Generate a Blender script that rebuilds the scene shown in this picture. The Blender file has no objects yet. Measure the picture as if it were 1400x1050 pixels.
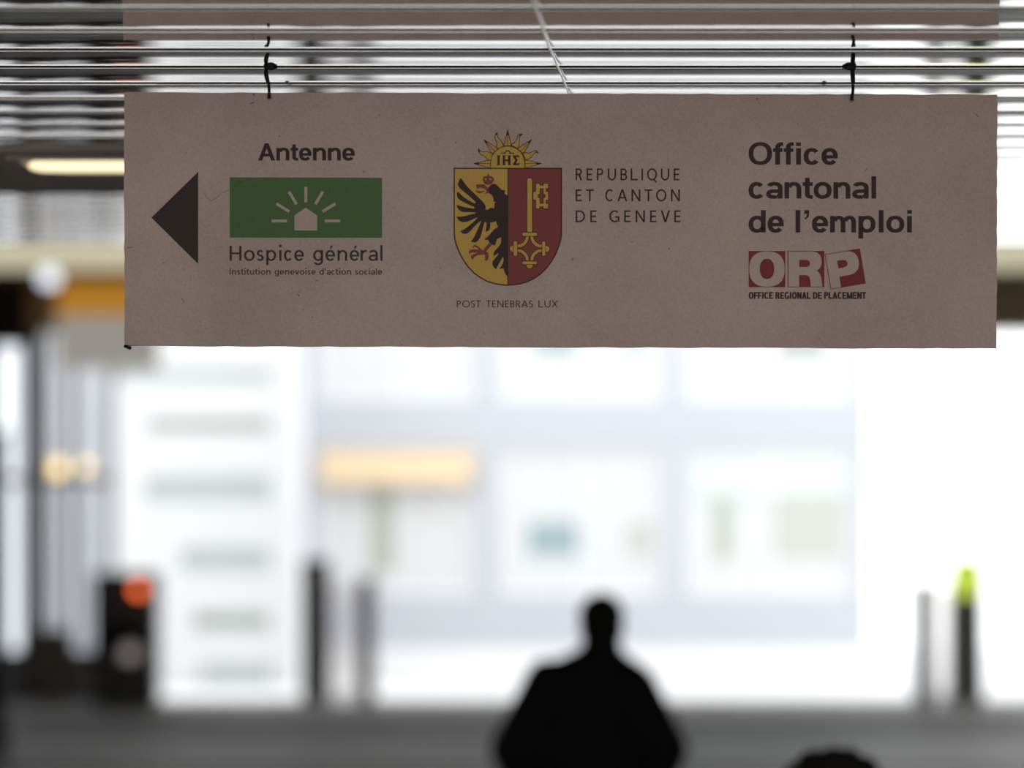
import bpy, bmesh, math, random
from mathutils import Vector, Matrix
from mathutils.geometry import tessellate_polygon
random.seed(4)
SC = bpy.context.scene
COL = SC.collection

# ------------------------------------------------------------------ camera, sky, exposure
FPX = 3230.0            # focal length in pixels of a 1400 px wide frame (about an 83 mm lens)
EYE = 1.65
HOR = 850.0             # horizon row
cam = bpy.data.cameras.new('camera')
cam.sensor_width = 36.0
cam.lens = FPX / 1400.0 * 36.0
cam.shift_y = (HOR - 525.0) / 1400.0
cam.clip_end = 2000
cam.dof.use_dof = True
cam.dof.focus_distance = 3.228
cam.dof.aperture_fstop = 1.8
camo = bpy.data.objects.new('camera', cam)
camo.location = (0, 0, EYE)
camo.rotation_euler = (math.radians(90), 0, 0)
COL.objects.link(camo)
SC.camera = camo

world = bpy.data.worlds.new('overcast_sky')
world.use_nodes = True
bg = world.node_tree.nodes['Background']
bg.inputs[0].default_value = (0.97, 0.99, 1.0, 1)
bg.inputs[1].default_value = 2.35
SC.world = world
vs = SC.view_settings
vs.view_transform = 'Standard'
vs.look = 'None'
vs.gamma = 1.0
vs.exposure = 0.0
vs.use_curve_mapping = False


def W(px, py, d):
    """point at distance d seen at pixel (px, py) of the 1400x1050 frame"""
    return Vector(((px - 700.0) / FPX * d, d, EYE + (HOR - py) / FPX * d))


# ------------------------------------------------------------------ materials
def mat(name, col, rough=0.6, metal=0.0, spec=0.4, emit=None, estr=0.0, noise=None, nscale=8.0, bump=0.0, stretch=(1, 1, 1)):
    m = bpy.data.materials.new(name)
    m.use_nodes = True
    nt = m.node_tree
    b = nt.nodes['Principled BSDF']
    b.inputs['Base Color'].default_value = (*col, 1)
    b.inputs['Roughness'].default_value = rough
    b.inputs['Metallic'].default_value = metal
    b.inputs['Specular IOR Level'].default_value = spec
    if emit:
        b.inputs['Emission Color'].default_value = (*emit, 1)
        b.inputs['Emission Strength'].default_value = estr
    if noise or bump:
        tc = nt.nodes.new('ShaderNodeTexCoord')
        mp = nt.nodes.new('ShaderNodeMapping')
        mp.inputs['Scale'].default_value = stretch
        nz = nt.nodes.new('ShaderNodeTexNoise')
        nz.inputs['Scale'].default_value = nscale
        nz.inputs['Detail'].default_value = 5
        nt.links.new(tc.outputs['Object'], mp.inputs['Vector'])
        nt.links.new(mp.outputs['Vector'], nz.inputs['Vector'])
        if noise:
            mx = nt.nodes.new('ShaderNodeMix')
            mx.data_type = 'RGBA'
            mx.inputs[6].default_value = (*[c * (1 - noise) for c in col], 1)
            mx.inputs[7].default_value = (*[min(1, c * (1 + noise)) for c in col], 1)
            nt.links.new(nz.outputs['Fac'], mx.inputs[0])
            nt.links.new(mx.outputs[2], b.inputs['Base Color'])
        if bump:
            bp = nt.nodes.new('ShaderNodeBump')
            bp.inputs['Strength'].default_value = bump
            bp.inputs['Distance'].default_value = 0.002
            nt.links.new(nz.outputs['Fac'], bp.inputs['Height'])
            nt.links.new(bp.outputs['Normal'], b.inputs['Normal'])
    return m


def sign_mat(name, col, wear=1.0):
    """printed, slightly grimy sign surface: cloudy dirt plus small dark specks"""
    m = bpy.data.materials.new(name)
    m.use_nodes = True
    nt = m.node_tree
    N, L = nt.nodes, nt.links
    b = N['Principled BSDF']
    b.inputs['Roughness'].default_value = 0.55
    b.inputs['Specular IOR Level'].default_value = 0.12
    tc = N.new('ShaderNodeTexCoord')
    n1 = N.new('ShaderNodeTexNoise')
    n1.inputs['Scale'].default_value = 5.5
    n1.inputs['Detail'].default_value = 6
    n1.inputs['Roughness'].default_value = 0.62
    n2 = N.new('ShaderNodeTexNoise')
    n2.inputs['Scale'].default_value = 260
    n2.inputs['Detail'].default_value = 2
    n3 = N.new('ShaderNodeTexNoise')
    n3.inputs['Scale'].default_value = 95
    n3.inputs['Detail'].default_value = 1.5
    n3.inputs['Distortion'].default_value = 1.6
    for n in (n1, n2, n3):
        L.new(tc.outputs['Object'], n.inputs['Vector'])
    r1 = N.new('ShaderNodeMapRange')
    r1.inputs[1].default_value = 0.35; r1.inputs[2].default_value = 0.7
    r1.inputs[3].default_value = 1.05; r1.inputs[4].default_value = 1 - 0.13 * wear
    L.new(n1.outputs['Fac'], r1.inputs[0])
    r2 = N.new('ShaderNodeMapRange')
    r2.inputs[1].default_value = 0.3; r2.inputs[2].default_value = 0.7
    r2.inputs[3].default_value = 1 - 0.07 * wear; r2.inputs[4].default_value = 1 + 0.05 * wear
    L.new(n2.outputs['Fac'], r2.inputs[0])
    r3 = N.new('ShaderNodeMapRange')
    r3.inputs[1].default_value = 0.755; r3.inputs[2].default_value = 0.80
    r3.inputs[3].default_value = 1.0; r3.inputs[4].default_value = 1 - 0.5 * wear
    L.new(n3.outputs['Fac'], r3.inputs[0])
    m1 = N.new('ShaderNodeMath'); m1.operation = 'MULTIPLY'
    m2 = N.new('ShaderNodeMath'); m2.operation = 'MULTIPLY'
    L.new(r1.outputs[0], m1.inputs[0]); L.new(r2.outputs[0], m1.inputs[1])
    L.new(m1.outputs[0], m2.inputs[0]); L.new(r3.outputs[0], m2.inputs[1])
    mx = N.new('ShaderNodeVectorMath'); mx.operation = 'SCALE'
    mx.inputs[0].default_value = col
    L.new(m2.outputs[0], mx.inputs['Scale'])
    L.new(mx.outputs[0], b.inputs['Base Color'])
    return m


BW = (0.525, 0.392, 0.334)
M_BOARD = sign_mat('sign_white', BW, 1.0)
M_WHITE = sign_mat('print_white', tuple(c * 1.0 for c in BW), 0.5)
M_BLACK = sign_mat('print_black', (0.058, 0.038, 0.034), 0.5)
M_GREY = sign_mat('print_dark_grey', (0.068, 0.050, 0.046), 0.5)
M_GREEN = sign_mat('print_green', (0.098, 0.170, 0.062), 0.6)
M_RED = sign_mat('print_red', (0.265, 0.066, 0.058), 0.5)
M_ORPRED = sign_mat('print_crimson', (0.235, 0.043, 0.043), 0.5)
M_YEL = sign_mat('print_ochre', (0.61, 0.37, 0.085), 0.5)
M_EDGE = mat('board_edge', (0.12, 0.10, 0.09), 0.7)
M_WIRE = mat('black_wire', (0.012, 0.010, 0.010), 0.5, 0.0, 0.3)
M_STEEL = mat('steel_clip', (0.30, 0.28, 0.27), 0.35, 0.9)
M_SLAT = mat('aluminium_slat', (0.66, 0.635, 0.605), 0.045, 1.0)
M_TRAY = mat('bronze_tray', (0.42, 0.36, 0.31), 0.6, 0.0, 0.3)
M_CONC = mat('concrete', (0.42, 0.40, 0.38), 0.9, 0, 0.1, noise=0.15, nscale=1.5)
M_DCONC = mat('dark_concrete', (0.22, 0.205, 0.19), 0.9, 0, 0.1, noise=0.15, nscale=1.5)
M_BROWN = mat('olive_brown_cladding', (0.52, 0.40, 0.245), 0.7, 0, 0.2, noise=0.1, nscale=2)
M_GREYBOX = mat('grey_glow', (0.5, 0.48, 0.45), 0.7, 0, 0.2, emit=(1.0, 0.95, 0.86), estr=0.27)  # grey panel with emission added to lift its brightness
M_MULL = mat('mullion_grey', (0.22, 0.21, 0.21), 0.5, 0, 0.3)
M_DARK = mat('dark_casing', (0.17, 0.165, 0.155), 0.5, 0, 0.3)
M_NAVY = mat('navy_enamel', (0.010, 0.012, 0.022), 0.4, 0, 0.3)
M_BRN2 = mat('brown_timber', (0.16, 0.10, 0.055), 0.6, 0, 0.3, noise=0.2, nscale=6)
M_CREAM = mat('cream_glow', (0.6, 0.57, 0.42), 0.5, emit=(1.0, 0.93, 0.66), estr=0.55)  # cream with an added glow in place of light falling on it
M_ORANGEBOX = mat('orange_lightbox', (0.55, 0.25, 0.04), 0.5, emit=(1.0, 0.45, 0.05), estr=0.38)
M_YLAMP = mat('yellow_lamp', (0.7, 0.5, 0.1), 0.5, emit=(1.0, 0.72, 0.30), estr=2.4)
M_OLAMP = mat('orange_lamp', (0.8, 0.2, 0.05), 0.4, emit=(1.0, 0.16, 0.045), estr=2.8)
M_GLAMP = mat('grey_lamp', (0.5, 0.45, 0.43), 0.4, emit=(1.0, 0.9, 0.85), estr=0.28)
M_WLAMP = mat('white_globe', (0.8, 0.8, 0.85), 0.4, emit=(0.84, 0.90, 1.0), estr=1.5)
M_TUBE = mat('warm_diffuser', (0.8, 0.75, 0.6), 0.5, emit=(1.0, 0.84, 0.52), estr=1.3)
M_LAV = mat('lavender_render', (0.545, 0.56, 0.605), 0.9, 0, 0.1)
M_WHT = mat('white_render', (0.86, 0.86, 0.87), 0.9, 0, 0.1)
M_WHT2 = mat('white_panels', (0.66, 0.665, 0.675), 0.9, 0, 0.1)
M_BLIND = mat('white_blind', (0.70, 0.71, 0.715), 0.8, 0, 0.1)
M_MINT = mat('pale_mint_blind', (0.68, 0.74, 0.725), 0.8, 0, 0.1)
M_AWN = mat('orange_awning', (0.78, 0.60, 0.40), 0.8, 0, 0.1)
M_TEAL = mat('teal_glass', (0.33, 0.43, 0.46), 0.3, 0, 0.3)
M_SAGE = mat('sage_glass', (0.46, 0.49, 0.43), 0.3, 0, 0.3)
M_BEIGE = mat('beige_curtain', (0.56, 0.565, 0.53), 0.7, 0, 0.2)
M_GREYGL = mat('grey_glass', (0.46, 0.50, 0.51), 0.3, 0, 0.3)
M_GREENGL = mat('green_grey_glass', (0.37, 0.41, 0.38), 0.3, 0, 0.3)
M_PAVE = mat('pale_paving', (0.80, 0.80, 0.81), 0.9, 0, 0.1, noise=0.03, nscale=0.4)
M_LIME = mat('lime_green_plastic', (0.72, 0.88, 0.10), 0.4, 0, 0.3)
M_LIME.node_tree.nodes['Principled BSDF'].inputs['Transmission Weight'].default_value = 0.55
M_LIME.node_tree.nodes['Principled BSDF'].inputs['IOR'].default_value = 1.05
M_PALE = mat('pale_panel', (0.90, 0.88, 0.87), 0.5, 0, 0.2)
M_PALE.node_tree.nodes['Principled BSDF'].inputs['Transmission Weight'].default_value = 0.92
M_PALE.node_tree.nodes['Principled BSDF'].inputs['IOR'].default_value = 1.05
M_GLASS = mat('frosted_glass', (0.80, 0.82, 0.86), 0.3, 0, 0.3)
M_GLASS.node_tree.nodes['Principled BSDF'].inputs['Transmission Weight'].default_value = 0.85
M_GLASS.node_tree.nodes['Principled BSDF'].inputs['IOR'].default_value = 1.02
M_SKIN = mat('skin', (0.10, 0.06, 0.045), 0.6, 0, 0.2)
M_HAIR = mat('black_hair', (0.022, 0.02, 0.018), 0.7, 0, 0.15)
M_COAT = mat('black_coat', (0.026, 0.024, 0.024), 0.95, 0, 0.05)
M_TROU = mat('dark_trousers', (0.02, 0.02, 0.024), 0.95, 0, 0.05)
M_SHOE = mat('black_leather', (0.01, 0.01, 0.01), 0.5, 0, 0.3)
M_THREAD = mat('pale_wire', (0.95, 0.95, 0.93), 0.30, 1.0)

# floor: large grey stone slabs with bands of a darker stone
M_FLOOR = bpy.data.materials.new('stone_floor')
M_FLOOR.use_nodes = True
_nt = M_FLOOR.node_tree
_b = _nt.nodes['Principled BSDF']
_b.inputs['Roughness'].default_value = 0.50
_b.inputs['Specular IOR Level'].default_value = 0.22
_tc = _nt.nodes.new('ShaderNodeTexCoord')
_br = _nt.nodes.new('ShaderNodeTexBrick')
_br.offset = 0.0
_br.inputs['Color1'].default_value = (0.46, 0.45, 0.44, 1)
_br.inputs['Color2'].default_value = (0.40, 0.39, 0.38, 1)
_br.inputs['Mortar'].default_value = (0.25, 0.24, 0.235, 1)
_br.inputs['Scale'].default_value = 1.0
_br.inputs['Mortar Size'].default_value = 0.008
_br.inputs['Brick Width'].default_value = 1.2
_br.inputs['Row Height'].default_value = 0.6
_nt.links.new(_tc.outputs['Object'], _br.inputs['Vector'])
_nt.links.new(_br.outputs['Color'], _b.inputs['Base Color'])
M_FLOORD = mat('dark_stone_band', (0.19, 0.185, 0.18), 0.62, 0, 0.1, noise=0.15, nscale=0.7)


# ------------------------------------------------------------------ mesh helpers
class MB:
    def __init__(self):
        self.v = []
        self.f = []

    def add(self, vs, fs):
        o = len(self.v)
        self.v += [tuple(p) for p in vs]
        self.f += [tuple(i + o for i in f) for f in fs]
        return self

    def box(self, x0, x1, y0, y1, z0, z1):
        vs = [(x, y, z) for x in (x0, x1) for y in (y0, y1) for z in (z0, z1)]
        return self.add(vs, [(0, 1, 3, 2), (4, 6, 7, 5), (0, 4, 5, 1), (2, 3, 7, 6), (0, 2, 6, 4), (1, 5, 7, 3)])

    def pbox(self, px0, px1, py0, py1, d, depth):
        """box whose front face covers pixels px0..px1, py0..py1 at distance d"""
        a = W(px0, py1, d)
        b = W(px1, py0, d)
        return self.box(a.x, b.x, d, d + depth, a.z, b.z)

    def lathe(self, c, prof, n=24, cap=True):
        vs = []
        for r, z in prof:
            for i in range(n):
                a = 2 * math.pi * i / n
                vs.append((c[0] + r * math.cos(a), c[1] + r * math.sin(a), c[2] + z))
        fs = []
        for k in range(len(prof) - 1):
            for i in range(n):
                j = (i + 1) % n
                fs.append((k * n + i, k * n + j, (k + 1) * n + j, (k + 1) * n + i))
        if cap:
            fs.append(tuple(range(n - 1, -1, -1)))
            fs.append(tuple((len(prof) - 1) * n + i for i in range(n)))
        return self.add(vs, fs)

    def ball(self, c, rx, ry=None, rz=None, nu=20, nv=12):
        ry = ry or rx
        rz = rz or rx
        vs = [(c[0], c[1], c[2] - rz)]
        for k in range(1, nv):
            t = -math.pi / 2 + math.pi * k / nv
            for i in range(nu):
                a = 2 * math.pi * i / nu
                vs.append((c[0] + rx * math.cos(t) * math.cos(a), c[1] + ry * math.cos(t) * math.sin(a), c[2] + rz * math.sin(t)))
        vs.append((c[0], c[1], c[2] + rz))
        fs = []
        for i in range(nu):
            fs.append((0, 1 + (i + 1) % nu, 1 + i))
        for k in range(nv - 2):
            for i in range(nu):
                j = (i + 1) % nu
                fs.append((1 + k * nu + i, 1 + k * nu + j, 1 + (k + 1) * nu + j, 1 + (k + 1) * nu + i))
        last = len(vs) - 1
        for i in range(nu):
            fs.append((last, 1 + (nv - 2) * nu + i, 1 + (nv - 2) * nu + (i + 1) % nu))
        return self.add(vs, fs)

    def tube(self, pts, r, n=10):
        pts = [Vector(p) for p in pts]
        rs = r if isinstance(r, (list, tuple)) else [r] * len(pts)
        vs = []
        up0 = Vector((0.31, 0.87, 0.38)).normalized()
        for k, p in enumerate(pts):
            t = (pts[min(k + 1, len(pts) - 1)] - pts[max(k - 1, 0)]).normalized()
            u = t.cross(up0).normalized()
            w = t.cross(u).normalized()
            for i in range(n):
                a = 2 * math.pi * i / n
                vs.append(p + rs[k] * (math.cos(a) * u + math.sin(a) * w))
        fs = []
        for k in range(len(pts) - 1):
            for i in range(n):
                j = (i + 1) % n
                fs.append((k * n + i, k * n + j, (k + 1) * n + j, (k + 1) * n + i))
        fs.append(tuple(range(n - 1, -1, -1)))
        fs.append(tuple((len(pts) - 1) * n + i for i in range(n)))
        return self.add(vs, fs)

    def build(self, name, m, parent=None, smooth=False, bevel=0.0, origin=None):
        me = bpy.data.meshes.new(name)
        o0 = Vector(origin) if origin else Vector((0, 0, 0))
        me.from_pydata([tuple(Vector(p) - o0) for p in self.v], [], self.f)
        me.materials.append(m)
        me.update()
        if bevel:
            bm = bmesh.new()
            bm.from_mesh(me)
            bmesh.ops.recalc_face_normals(bm, faces=bm.faces)
            bmesh.ops.bevel(bm, geom=list(bm.edges), offset=bevel, segments=2, affect='EDGES')
            bm.to_mesh(me)
            bm.free()
        if smooth:
            for p in me.polygons:
                p.use_smooth = True
        o = bpy.data.objects.new(name, me)
        COL.objects.link(o)
        o.location = o0
        if parent:
            o.parent = parent
            o.location = o0 - parent.location if parent.parent is None else o0 - parent.matrix_world.translation
        return o


def thing(name, label, cat, loc, group=None):
    o = bpy.data.objects.new(name, None)
    o.empty_display_size = 0.1
    COL.objects.link(o)
    o.location = loc
    tag(o, label, cat, group)
    bpy.context.view_layer.update()
    return o


def tag(o, label, cat, group=None):
    o['label'] = label
    o['category'] = cat
    if group:
        o['group'] = group
    return o


def part(mb, name, m, parent, **k):
    """mesh built in world coordinates, kept in place under its parent"""
    o = mb.build(name, m, None, **k)
    bpy.context.view_layer.update()
    o.parent = parent
    o.matrix_parent_inverse = parent.matrix_world.inverted()
    bpy.context.view_layer.update()
    return o


def struct(mb, name, m, **k):
    o = mb.build(name, m, None, **k)
    o['kind'] = 'structure'
    return o


# ------------------------------------------------------------------ the setting
SLOPE = 0.0774          # the low ceiling climbs gently away from the camera
def cz(d):
    return 2.155 + SLOPE * d
CEIL = cz(3.228)
KINK = 1.4              # nearer than this the ceiling is level
LOWX = 3.6              # half width of the low passage
REAR = -2.0             # unseen open end behind the camera, placed to let daylight onto the sign
END = 6.10              # end of the low ceiling
PORT = 48.0             # the far doorway
HX0, HX1, HZ = -12.0, 17.0, 10.2

floor = struct(MB().box(HX0, HX1, REAR, PORT + 1.4, -0.25, 0), 'floor', M_FLOOR)
struct(MB().box(HX0, HX1, 33.6, PORT + 1.4, 0, 0.012), 'trim_1', M_FLOORD)

# slatted aluminium ceiling: one long profile per slat, running left to right
STEP = 0.1463
CAMB = 3.0              # camber in degrees at the far edge of each pan
ca, sa = math.cos(math.atan(SLOPE)), math.sin(math.atan(SLOPE))
wid = STEP / ca
prof = [(0.0012, 0.022), (0.0013, 0.0004), (0.0015, 0.0), (0.010, 0.0)]
_z, _n = 0.0, 16
for _k in range(_n):          # gently cambered pan, rising towards its far edge
    _ds = (wid - 0.003 - 0.010) / _n
    _u = (_k + 0.5) / _n
    _z += math.tan(math.radians(CAMB * _u ** 1.3)) * _ds
    prof.append((0.010 + _ds * (_k + 1), _z))
prof += [(wid - 0.0027, _z + 0.0003), (wid - 0.0026, 0.022)]
slat = MB()
y = 3.226 - STEP * int((3.226 - KINK) / STEP)
while y < END - STEP * 0.6:
    dz = random.uniform(-0.0004, 0.0004)
    tl = math.radians(random.uniform(-0.25, 0.25))
    vs = []
    for x in (-LOWX, LOWX):
        for s_, z_ in prof:
            zz = z_ + dz + tl * (s_ - wid / 2)
            vs.append((x, y + s_ * ca - zz * sa, cz(y) + s_ * sa + zz * ca))
    n = len(prof)
    slat.add(vs, [(i, i + 1, n + i + 1, n + i) for i in range(n - 1)])
    y += STEP
ceil = struct(slat, 'ceiling', M_SLAT)
for p in ceil.data.polygons:          # the pans are smooth, their upturned edges sharp
    p.use_smooth = abs(p.normal.z) > 0.9
# the slab above the slats; over the near end it is a plain level soffit
sl_ = MB()
sec = [(REAR, cz(KINK) - 0.01), (KINK - 0.01, cz(KINK) - 0.01), (KINK, cz(KINK) + 0.024), (END, cz(END) + 0.024), (END, cz(END) + 0.26), (REAR, cz(END) + 0.26)]
n = len(sec)
sl_.add([(x, a_, b_) for x in (-LOWX, LOWX) for a_, b_ in sec],
        [tuple(range(n)), tuple(range(2 * n - 1, n - 1, -1))] + [(i, n + i, n + (i + 1) % n, (i + 1) % n) for i in range(n)])
struct(sl_, 'ceiling.001', M_DCONC)
# dark service tray under the slats, left of the sign, that carries the lamp
TY0, TY1 = 4.10, 4.81
tr_ = MB()
tr_.add([(x, y_, cz(y_) + q) for x in (-LOWX, 0.35) for y_, q in ((TY0, -0.006), (TY1, -0.006), (TY1, 0.002), (TY0, 0.002))],
        [(0, 1, 2, 3), (7, 6, 5, 4), (0, 4, 5, 1), (1, 5, 6, 2), (2, 6, 7, 3), (3, 7, 4, 0)])
struct(tr_, 'trim_2', M_TRAY)
struct(MB().box(-LOWX - 0.2, -LOWX, REAR, END, 0, cz(END) + 0.26), 'wall_passage_left', M_CONC)
struct(MB().box(LOWX, LOWX + 0.2, REAR, END, 0, cz(END) + 0.26), 'wall_passage_right', M_CONC)
# hall
bk = MB()
bk.box(HX0, -LOWX - 0.2, END - 0.2, END, 0, HZ)
bk.box(LOWX + 0.2, HX1, END - 0.2, END, 0, HZ)
bk.box(-LOWX - 0.2, LOWX + 0.2, END - 0.2, END, cz(END) + 0.26, HZ)
struct(bk, 'wall_back', M_CONC)
struct(MB().box(HX0 - 0.3, HX0, END, PORT, 0, HZ), 'wall_left', M_DCONC)
struct(MB().box(HX1, HX1 + 0.3, END, PORT, 0, HZ), 'wall_right', M_CONC)
struct(MB().box(HX0 - 0.3, HX1 + 0.3, END, PORT + 0.6, HZ, HZ + 0.3), 'ceiling.002', M_CONC)
# lintel over the far doorway
a = W(0, 452, PORT); b = W(0, 371, PORT); c = W(0, 330, PORT)
struct(MB().box(HX0, HX1, PORT + 0.02, PORT + 0.6, a.z, HZ), 'wall_front', M_BROWN)
# outdoors
struct(MB().box(-120, 120, PORT + 1.4, 160, -0.3, -0.01), 'ground', M_PAVE)
struct(MB().box(-40, 40, REAR - 40, REAR, -0.3, -0.01), 'ground.001', M_PAVE)

# ------------------------------------------------------------------ the hanging sign
SD = 3.228              # distance of the printed face; one pixel is one millimetre there
SPX = SD / FPX


def sp(px, py, lay=0):
    return ((px - 700) * SPX, SD - 0.00035 * lay, EYE + (HOR - py) * SPX)


class PB:
    """flat printed shapes, drawn in pixel coordinates of the sign face"""
    def __init__(self, lay):
        self.mb = MB()
        self.lay = lay
        self.k = 0

    def poly(self, pts, holes=()):
        loops = [[Vector((p[0], p[1], 0)) for p in pts]] + [[Vector((p[0], p[1], 0)) for p in h] for h in holes]
        flat = [p for l in loops for p in l]
        tris = tessellate_polygon(loops)
        self.k = (self.k + 1) % 11
        vs = [sp(p.x, p.y, self.lay + self.k * 0.05) for p in flat]
        fs = []
        for t in tris:
            A, B, C = (flat[i] for i in t)
            cr = (B.x - A.x) * (C.y - A.y) - (B.y - A.y) * (C.x - A.x)
            if abs(cr) < 1e-9:
                continue
            fs.append(tuple(t) if cr < 0 else tuple(reversed(t)))
        self.mb.add(vs, fs)
        return self

    def rect(self, x0, y0, x1, y1):
        return self.poly([(x0, y0), (x1, y0), (x1, y1), (x0, y1)])

    def line(self, x0, y0, x1, y1, w):
        d = Vector((x1 - x0, y1 - y0)).normalized()
        n = Vector((-d.y, d.x)) * w / 2
        return self.poly([(x0 + n.x, y0 + n.y), (x1 + n.x, y1 + n.y), (x1 - n.x, y1 - n.y), (x0 - n.x, y0 - n.y)])

    def pline(self, pts, w):
        for p, q in zip(pts[:-1], pts[1:]):
            self.line(*p, *q, w)
            self.disc(q[0], q[1], w / 2, n=10)
        return self

    def disc(self, cx, cy, r, ry=None, n=28, a0=0, a1=360):
        ry = ry or r
        full = abs(a1 - a0) >= 360
        m = n if full else n + 1
        return self.poly([(cx + r * math.cos(math.radians(a0 + (a1 - a0) * i / n)), cy - ry * math.sin(math.radians(a0 + (a1 - a0) * i / n))) for i in range(m)])

    def rrect(self, x0, y0, x1, y1, r):
        pts = []
        for cx, cy, a in ((x1 - r, y0 + r, 0), (x0 + r, y0 + r, 90), (x0 + r, y1 - r, 180), (x1 - r, y1 - r, 270)):
            for i in range(7):
                t = math.radians(a + 15 * i)
                pts.append((cx + r * math.cos(t), cy - r * math.sin(t)))
        return self.poly(pts)

    def arc(self, cx, cy, r0, r1, a0, a1, n=18):
        for i in range(n):
            t0 = math.radians(a0 + (a1 - a0) * i / n)
            t1 = math.radians(a0 + (a1 - a0) * (i + 1) / n)
            self.poly([(cx + r1 * math.cos(t0), cy - r1 * math.sin(t0)), (cx + r1 * math.cos(t1), cy - r1 * math.sin(t1)),
                       (cx + r0 * math.cos(t1), cy - r0 * math.sin(t1)), (cx + r0 * math.cos(t0), cy - r0 * math.sin(t0))])
        return self

    def build(self, name, m, parent):
        return part(self.mb, name, m, parent)


# --- lettering: every glyph is drawn from bars, arcs and diagonals (cap height = 1)
class Face:
    def __init__(self, X, w, h, desc=-0.29, asc=1.0, adv=None, n=2.0):
        self.X, self.w, self.h, self.desc, self.asc, self.adv, self.n = X, w, h, desc, asc, adv or {}, n


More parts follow.
